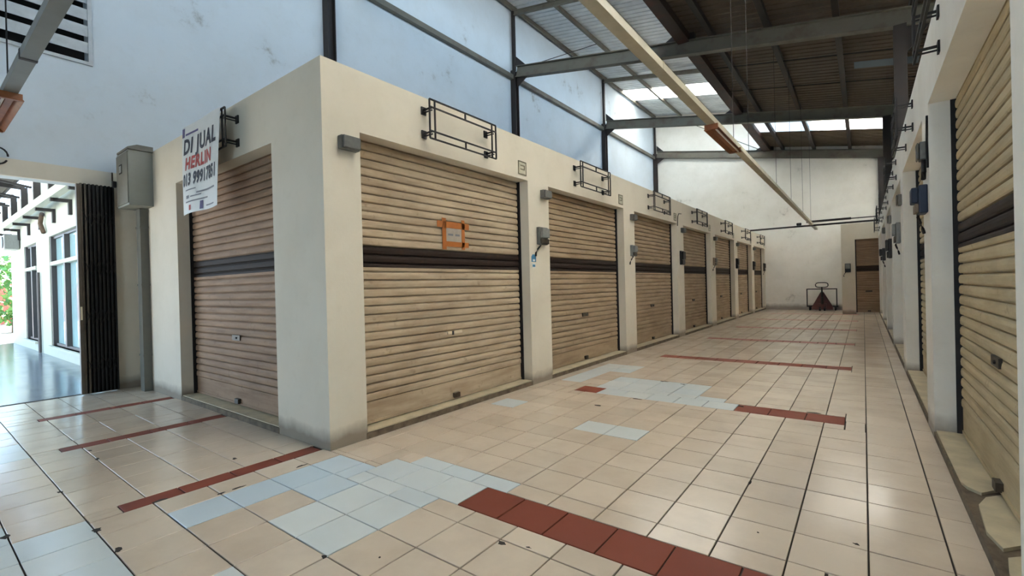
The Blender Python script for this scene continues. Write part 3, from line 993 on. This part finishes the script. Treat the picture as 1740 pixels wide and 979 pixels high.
meter((0, pil(4), 1.97), math.pi / 2, 'tall black electric meter on the fifth corridor pillar', M_DARKBOX, M_DARKBOX, 0.26, 0.40, 0.1, False)
meter((0, pil(5), 1.95), math.pi / 2, 'tall black electric meter on the sixth corridor pillar', M_DARKBOX, M_DARKBOX, 0.26, 0.40, 0.1, False)
meter((0.0, YB - 0.5, 1.93), math.pi / 2, 'black electric meter at the far end of the left row', M_DARKBOX, M_DARKBOX, 0.24, 0.40, 0.1, True)
meter((XR, 3.60, 2.10), -math.pi / 2, 'navy and tan electric meter on the near right pillar', M_NAVY, M_NAVY, 0.24, 0.27, 0.12)
meter((XR, 7.2 + 0.45, 2.05), -math.pi / 2, 'pale grey electric meter on the second right pillar', M_METER, M_METER, 0.24, 0.34, 0.11)
meter((XR, pil(2), 1.9), -math.pi / 2, 'tall black electric meter on the third right pillar', M_DARKBOX, M_DARKBOX, 0.26, 0.42, 0.11, False)
meter((XR, pil(3), 1.95), -math.pi / 2, 'small black electric meter on the fourth right pillar', M_DARKBOX, M_DARKBOX, 0.26, 0.34, 0.14)
meter((3.50, YEND, 1.72), 0, 'black electric meter with a pale window on the end shop', M_DARKBOX, M_METER, 0.20, 0.36, 0.10)
for (y, z, t) in [(3.62, 2.62, 'brown junction box under the lintel of the near right pillar'), (7.18, 2.62, 'brown junction box on the second right pillar'), (10.7, 2.66, 'brown junction box on the third right pillar'), (14.2, 2.7, 'brown junction box on the fourth right pillar')]:
    junction_box((XR, y, z), -math.pi / 2, t, 0.16, 0.17, 0.07)
tag(MB().tube([(XR - 0.015, 3.60, 2.62), (XR - 0.02, 3.56, 2.5), (XR - 0.02, 3.62, 2.44)], 0.02, 7).build('wall_cable', M_BLACK), 'short cable below the junction box on the near right pillar', 'cable')
tag(MB().tube([(XR - 0.008, R0 + 0.012, 2.98), (XR - 0.012, R0 + 0.015, 2.75), (XR - 0.008, R0 + 0.012, 2.50)], 0.010, 6).build('edge_cable', M_BLACK), 'thin black cable down the edge of the near right pillar', 'cable')
tag(MB().tube([(0.01, 10.38, 3.02), (0.012, 10.42, 3.28), (0.012, 10.5, 3.36), (0.012, 10.72, 3.38)], 0.012, 6).build('wall_cable', M_LOCK), 'short loose wire above the third corridor pillar', 'cable')
for k in range(NL):
    t = tag(empty('number_plate', (0.0, 3.20 + PT * k, 3.14), math.pi / 2), 'small shop number plate at the upper right of the %s corridor shutter' % ordw(k), 'number plate', 'shop number plates')
    MB().box(-0.10, 0.10, -0.008, 0, 0, 0.20).build('plate', M_PLATE, t)
    MB().box(-0.10, 0.10, -0.012, -0.008, 0.185, 0.20).box(-0.10, 0.10, -0.012, -0.008, 0, 0.015).box(-0.10, -0.088, -0.012, -0.008, 0.015, 0.185).box(0.088, 0.10, -0.012, -0.008, 0.015, 0.185).build('border', M_PLATEF, t)
    MB().box(-0.05, 0.06, -0.011, -0.008, 0.13, 0.145).box(0.04, 0.06, -0.011, -0.008, 0.09, 0.13).box(-0.05, 0.06, -0.011, -0.008, 0.075, 0.09).build('mark', M_PLATEF, t)
st = empty('wall_sticker', (0.0, 3.45, 1.77), math.pi / 2)
tag(st, 'small blue and white sticker below the meter on the first corridor pillar', 'sticker')
MB().prism([(-0.06, 0.09), (0.06, 0.09), (0.06, 0.17), (0.035, 0.205), (-0.03, 0.205), (-0.06, 0.17)], 'y', -0.003, 0.0).build('emblem', M_STICK, st)
MB().box(-0.03, 0.03, -0.005, -0.003, 0.10, 0.13).box(-0.045, 0.045, -0.003, 0, 0.0, 0.07).build('white_part', M_STICKW, st)
MB().box(-0.035, 0.03, -0.005, -0.003, 0.015, 0.05).build('blue_mark', M_STICK, st)

# ------------------------------------------------------------------ electrical cabinet in the lobby corner
cb = empty('electrical_cabinet', (-4.97, 0.0, 2.86))
tag(cb, 'grey electrical cabinet with a sloped cap in the lobby corner', 'cabinet')
MB().box(-0.29, 0.29, -0.30, -0.002, 0.0, 0.82).build('body', M_CABINET, cb)
MB().box(-0.275, 0.275, -0.312, -0.301, 0.03, 0.79).build('door', M_CABD, cb)
MB().box(-0.12, 0.02, -0.318, -0.313, 0.50, 0.64).build('window', M_DARK, cb)
MB().box(-0.10, 0.0, -0.321, -0.318, 0.52, 0.62).build('window_pane', M_METER, cb)
MB().box(-0.33, -0.27, -0.36, -0.315, 0.33, 0.42).build('handle', M_BLACK, cb)
MB().prism([(-0.315, 0.822), (-0.315, 0.85), (-0.20, 0.90), (-0.002, 0.90), (-0.002, 0.822)], 'x', -0.22, 0.33).build('cap', M_CABD, cb)
o = MB().box(-5.13, -4.95, -0.11, -0.002, 0.0, 2.85).build('cable_duct', M_CABD)
tag(o, 'grey metal cable duct running from the cabinet down to the floor', 'duct')
for (z, dx) in ((2.55, 0.01), (1.65, 0.01), (0.55, 0.01)):
    MB().box(-5.14, -4.935, -0.118, -0.002, z, z + 0.03).build('clamp', M_CABD, o)

# ------------------------------------------------------------------ folded gate, gate track
g = empty('folding_gate', (XW + 0.12, -0.50, 0))
tag(g, 'dark iron folding gate pushed back against the post', 'gate')
for i in range(9):
    yb_ = -0.20 + i * 0.048
    MB().box(-0.02, 0.03, yb_ , yb_ + 0.022, 0.02, 3.238).build('picket', M_GATE if i > 1 else M_GATEL, g)
MB().box(-0.062, -0.03, -0.20, 0.20, 0.012, 3.238).build('back_sheet', M_GATE, g)
MB().box(-0.03, 0.045, -0.245, -0.205, 0.02, 3.22).build('edge_stile', M_GATEL, g)
MB().box(0.045, 0.06, -0.235, -0.215, 1.15, 1.35).build('pull_handle', M_LOCKL, g)
for z in (0.45, 1.2, 1.95, 2.7):
    mb = MB()
    for i in range(4):
        a = -0.18 + i * 0.095
        mb.bar((0.036, a, z - 0.12), (0.036, a + 0.095, z + 0.12), 0.006, 0.02, (1, 0, 0)).bar((0.036, a + 0.095, z - 0.12), (0.036, a, z + 0.12), 0.006, 0.02, (1, 0, 0))
    mb.build('scissor_bars', M_GATE, g)
tag(MB().box(XW - 0.02, XW + 0.03, GY0, GY1 - 0.0, -0.01, 0.006).build('gate_track', M_BLACK), 'black floor track of the folding gate', 'track')
o = MB().tube([(XW + 0.06, -1.53 + 0.10 * math.cos(t), 3.50 + 0.115 * math.sin(t)) for t in [2 * math.pi * i / 20 * 0.92 for i in range(21)]], 0.012, 7).build('cable_loop', M_BLACK, smooth=True)
tag(o, 'coiled black cable loop on the beam above the gate', 'cable')

# ------------------------------------------------------------------ cable trays with lamps
def tray_profile(mb, a, b, w=0.115, h=0.08):
    """inverted trough"""
    a, b = Vector(a), Vector(b)
    d = (b - a).normalized()
    s_ = d.cross(Vector((0, 0, 1))).normalized()
    mb.bar(a + Vector((0, 0, h / 2)), b + Vector((0, 0, h / 2)), w, h)
TZ = 3.74
ct = empty('cable_tray', (2.31, 10, TZ))
tag(ct, 'long cream cable trunking hung along the middle of the corridor', 'trunking')
mb = MB(); tray_profile(mb, (0, -13.0, 0), (0, 13.2, 0)); mb.build('trunking', M_TRAY, ct)
for yq in (-11.0, -7.5, -4.0, -0.5, 3.0, 6.5, 10.0):
    MB().box(-0.062, 0.062, yq - 0.02, yq + 0.02, -0.004, 0.084).build('joint_strap', M_TRAY, ct)
for yq in (-3.9, -2.6, 0.92, 3.9, 7.3, 10.48):
    MB().tube([(0, yq, 0.08), (0, yq, zl(2.31) - TZ - 0.02)], 0.005, 6).build('hanger_rod', M_STEELD, ct)
def lamp(loc, rz, label, L=1.55):
    t = tag(empty('batten_lamp', loc, rz), label, 'lamp', 'batten lamps')
    MB().prism([(-0.10, -0.07), (-0.085, -0.075), (-0.04, 0.0), (0.04, 0.0), (0.085, -0.075), (0.10, -0.07), (0.05, 0.03), (-0.05, 0.03)], 'x', -L / 2, L / 2).build('reflector', M_LAMPB, t) if False else None
    MB().prism([(-0.105, -0.06), (-0.05, 0.0), (0.05, 0.0), (0.105, -0.06), (0.098, -0.066), (0.045, -0.012), (-0.045, -0.012), (-0.098, -0.066)], 'x', -L / 2, L / 2).build('reflector', M_LAMPB, t)
    MB().box(-L / 2, L / 2, -0.03, 0.03, -0.05, -0.013).build('ballast_channel', M_LAMPB, t)
    for s_ in (-1, 1):
        MB().box(s_ * L / 2 - 0.02, s_ * L / 2 + 0.02, -0.09, 0.09, -0.07, 0.004).build('end_cap', M_LAMPB, t)
    MB().tube([(-L / 2 + 0.03, -0.055, -0.065), (L / 2 - 0.03, -0.055, -0.065)], 0.013, 8).build('tube', M_TUBE, t, smooth=True)
    return t
lamp((2.31, 5.42, TZ - 0.006), math.pi / 2, 'unlit rusty batten lamp under the corridor trunking')
ct2 = empty('cable_tray', (-1.5, -1.63, TZ))
tag(ct2, 'grey cable trunking crossing the lobby at the upper left', 'trunking')
mb = MB(); tray_profile(mb, (-4.05, 0, 0), (3.72, 0, 0)); mb.build('trunking', M_TRAYG, ct2)
MB().box(-0.75, -0.70, -0.062, 0.062, -0.004, 0.084).build('joint_strap', M_STEELD, ct2)
for yq in (-2.0, 1.5):
    MB().tube([(yq, 0, 0.08), (yq, 0, zl(2.31) - TZ + (1.2 if yq > 0 else 3.2))], 0.007, 6).build('hanger_rod', M_BLACK, ct2)
lamp((-4.12, -1.63, TZ - 0.006), 0, 'unlit rusty batten lamp at the upper left under the lobby trunking')
# bars spanning the corridor at the far end
o = MB().tube([(-0.05, 20.9, 3.735), (4.56, 20.9, 3.735)], 0.036, 8).build('cross_pipe', M_STEELD)
tag(o, 'thin dark pipe laid across both parapets at the far end', 'pipe')
o = MB().box(2.12, 3.65, 20.80, 20.90, 3.85, 3.93).box(3.65, 4.5, 20.83, 20.87, 3.865, 3.905).box(4.43, 4.47, 20.82, 20.88, 3.62, 4.02).build('cross_trunking', M_STEELD)
tag(o, 'dark crossbar trunking meeting the cable tray at the far end', 'trunking')
o = MB().box(1.76, 1.94, 20.80, 20.92, 3.775, 3.88).build('wall_camera', M_BLACK, bevel=0.02)
MB().tube([(1.85, 20.80, 3.82), (1.85, 20.74, 3.81)], 0.03, 10).build('lens', M_DARKBOX, o)
tag(o, 'small black camera box on the far cross pipe', 'camera box')

# ------------------------------------------------------------------ pallet truck and trolley at the back
pj = empty('pallet_truck', (2.47, 23.35, 0))
tag(pj, 'dark red hand pallet truck with a loop handle before the back wall', 'pallet truck')
mb = MB()
lo = [(-0.40, 0.06), (0.40, 0.06), (0.40, 0.20), (0.06, 0.86), (-0.06, 0.86), (-0.40, 0.20)]
mb.prism(lo, 'y', -0.03, 0.05)
mb.build('hood', M_JACK, pj)
MB().box(-0.16, 0.16, -0.10, -0.03, 0.10, 0.34).build('pump_housing', M_JACK, pj)
MB().tube([(0, -0.06, 0.3), (0, -0.07, 0.62)], 0.055, 10).build('pump_cylinder', M_STEELD, pj)
MB().tube([(0, -0.05, 0.62), (0, -0.10, 0.95), (0, -0.13, 1.10)], [0.045, 0.03, 0.026], 8).build('draw_bar', M_BLACK, pj)
hp = []
for i in range(25):
    t = 2 * math.pi * i / 24
    c, s_ = math.cos(t), math.sin(t)
    hp.append((0.24 * math.copysign(abs(c) ** 0.55, c), -0.14 - 0.01 * s_, 1.19 + 0.11 * math.copysign(abs(s_) ** 0.7, s_)))
MB().tube(hp, 0.02, 7).build('handle_loop', M_BLACK, pj, smooth=True)
for x in (-0.27, 0.27):
    MB().box(x - 0.08, x + 0.08, 0.05, 0.98, 0.08, 0.14).build('fork', M_JACK, pj)
for x in (-0.09, 0.09):
    MB().tube([(x - 0.03, -0.08, 0.09), (x + 0.03, -0.08, 0.09)], 0.09, 14).build('wheel', M_WHEEL, pj)
tr = empty('flat_trolley', (2.43, 23.95, 0))
tag(tr, 'flat trolley with a square tube push handle behind the pallet truck', 'trolley')
MB().box(-0.60, 0.62, -0.30, 0.36, 0.16, 0.21).build('deck', M_BLACK, tr)
MB().bar((-0.58, -0.26, 0.18), (-0.58, -0.26, 1.0), 0.045).bar((0.58, -0.26, 0.18), (0.58, -0.26, 1.0), 0.045).bar((-0.602, -0.26, 1.0), (0.602, -0.26, 1.0), 0.045).build('push_handle', M_BLACK, tr)
for x in (-0.48, 0.52):
    for y in (-0.22, 0.28):
        MB().tube([(x - 0.025, y, 0.085), (x + 0.025, y, 0.085)], 0.085, 14).build('wheel', M_WHEEL, tr)
        MB().box(x - 0.035, x + 0.035, y - 0.03, y + 0.03, 0.12, 0.16).build('caster_fork', M_STEELD, tr)

# ------------------------------------------------------------------ outside, seen through the gate
gd = MB().box(-90, XW - 0.25, -70, 60, -0.30, -0.05).build('ground', M_OUTG)
struct(gd, 'pale sunlit paving outside the gate')
wk = MB().box(-24, XW - 0.02, -4.5, 0.0, -0.05, -0.006).build('floor_walkway', M_OUTF)
struct(wk, 'shiny grey-blue tiled walkway outside the gate')
mb = MB()
WZ0, WZ1 = 0.27, 3.07
OW = [(-12.75, -6.4), (-16.55, -14.55)]
OY = 0.0
xs = [(-6.4, XW - 0.25), (-14.55, -12.75), (-19.2, -16.55)]
for (a, b) in xs: mb.box(a, b, OY, OY + 0.25, -0.05, WZ1)
for (a, b) in OW: mb.box(a, b, OY, OY + 0.25, -0.05, WZ0)
mb.box(-19.2, XW - 0.25, OY, OY + 0.25, WZ1, 4.6)
struct(mb.build('wall_outside', M_OUTW), 'sunlit white wall with tall windows outside the gate')
for n_, (a, b) in enumerate(OW):
    w_ = empty('window_%d' % (n_ + 1), ((a + b) / 2, OY + 0.12, WZ0))
    struct(w_, ['large dark-framed window outside the gate', 'narrower dark-framed window farther along the outer wall'][n_])
    hw = (b - a) / 2
    hh = WZ1 - WZ0
    nv = max(2, int(round((b - a) / 1.45)))
    MB().box(-hw, -hw + 0.10, -0.10, 0.05, 0, hh).box(hw - 0.10, hw, -0.10, 0.05, 0, hh).box(-hw, hw, -0.05, 0.05, 0, 0.06).box(-hw, hw, -0.05, 0.05, hh - 0.06, hh).build('window_frame', M_MULL, w_)
    for i in range(1, nv):
        x = -hw + 2 * hw * i / nv
        MB().box(x - 0.10, x + 0.06, -0.10, 0.05, 0.06, hh - 0.06).build('mullion', M_MULL, w_)
    MB().box(-hw + 0.1, hw - 0.1, -0.13, 0.05, hh - 0.75, hh - 0.66).build('transom', M_OUTW, w_)
    for i in range(nv):
        x0, x1 = -hw + 2 * hw * i / nv + 0.06, -hw + 2 * hw * (i + 1) / nv - 0.1
        MB().box(x0, x1, 0.0, 0.012, 0.06, hh - 0.06).build('pane', M_GLASS, w_)
    MB().box(-hw - 0.05, hw + 0.05, -0.20, 0.0, -0.05, 0.0).build('window_sill', M_OUTW, w_)
tag(MB().tube([(-14.0, OY - 0.05, 0.0), (-14.0, OY - 0.05, 2.2)], 0.035, 8).build('drain_pipe', M_MULL), 'thin dark drain pipe between the outside windows', 'pipe')
# canopy over the walkway
cn = empty('walkway_canopy', (-12.5, -0.3, 3.7))
tag(cn, 'black steel canopy with a white edge beam over the outer walkway', 'canopy')
MB().box(-7.5, 6.5, -0.07, 0.07, -0.02, 0.16).build('edge_beam', M_OUTW, cn)
for i in range(8):
    x = -6.5 + i * 1.78
    MB().box(x - 0.05, x + 0.05, -0.05, 0.28, -0.09, -0.02).box(x - 0.06, x + 0.06, 0.24, 0.30, -0.36, -0.02).build('bracket', M_BLACK, cn)
    MB().box(x - 0.06, x + 0.06, -0.07, 0.05, 0.16, 0.72).build('post', M_BLACK, cn)
    MB().bar((x, 0.0, 0.72), (x, -3.6, 0.95), 0.07, 0.12).build('rafter', M_BLACK, cn)
    MB().bar((x, -0.1, 0.45), (x + (0.86 if i < 7 else -0.86), -3.5, 0.90), 0.04, 0.05).build('tie_rod', M_BLACK, cn)
for j in range(5):
    y = -0.2 - j * 0.8
    MB().bar((-7.4, y, 0.80 + j * 0.05), (6.5, y, 0.80 + j * 0.05), 0.05, 0.05).build('batten', M_BLACK, cn)
for i in range(9):
    x = -7.4 + i * 1.52
    MB().box(x, x + 1.48, -4.4, -0.05, 1.06, 1.08).build('roof_panel', M_STEELD, cn)
o = MB().tube([(-13.3, -0.04, 3.72), (-13.1, -0.08, 3.6), (-13.25, -0.08, 3.45), (-13.0, -0.06, 3.2)], 0.05, 7).build('hanging_cable', M_TRUNK, smooth=True)
tag(o, 'brown hanging cable bundle on the outer wall', 'cable')
o = MB().box(-17.9, -17.2, -0.35, -0.02, 3.05, 3.5).build('outdoor_unit', M_METER, bevel=0.02)
MB().tube([(-17.55, -0.35, 3.27), (-17.55, -0.37, 3.27)], 0.18, 16).build('fan_guard', M_MULL, o)
tag(o, 'grey air conditioner unit on the outer wall', 'air conditioner')
# trees and a low red wall far outside
def tree(loc, r, h, label):
    t = tag(empty('garden_tree', loc), label, 'tree', 'trees outside the gate')
    MB().tube([(0, 0, 0), (0.05, 0, h * 0.5), (0, 0.05, h * 0.8)], [0.14, 0.1, 0.05], 8).build('trunk', M_TRUNK, t)
    mb = MB()
    rnd = random.Random(int(r * 100) + int(loc[0]))
    for i in range(1400):
        th, ph = rnd.uniform(0, 2 * math.pi), math.acos(rnd.uniform(-1, 1))
        rr = r * rnd.uniform(0.45, 1.0) ** 0.5
        c = Vector((rr * math.sin(ph) * math.cos(th), rr * math.sin(ph) * math.sin(th), h * 0.75 + rr * 0.8 * math.cos(ph)))
        a = Vector((rnd.uniform(-1, 1), rnd.uniform(-1, 1), rnd.uniform(-1, 1))).normalized() * 0.17
        b = a.cross(Vector((rnd.uniform(-1, 1), rnd.uniform(-1, 1), rnd.uniform(-1, 1)))).normalized() * 0.09
        q = len(mb.v)
        mb.v += [tuple(c - a), tuple(c + b), tuple(c + a), tuple(c - b)]
        mb.f.append([q, q + 1, q + 2, q + 3])
    o = mb.build('foliage', M_GREEN, t)
    o['kind'] = 'stuff'
tree((-27, 0.9, -0.05), 2.0, 2.6, 'leafy green tree beyond the end of the outer wall')
tree((-33, -1.5, -0.05), 2.6, 4.0, 'taller green tree far beyond the walkway')
o = MB().box(-38, -37.6, -8, 8, -0.05, 2.4).build('garden_wall', M_REDB)
MB().box(-38.1, -37.5, -8, 8, 2.4, 2.55).build('coping', M_OUTW, o)
tag(o, 'low red painted wall far outside behind the trees', 'wall')
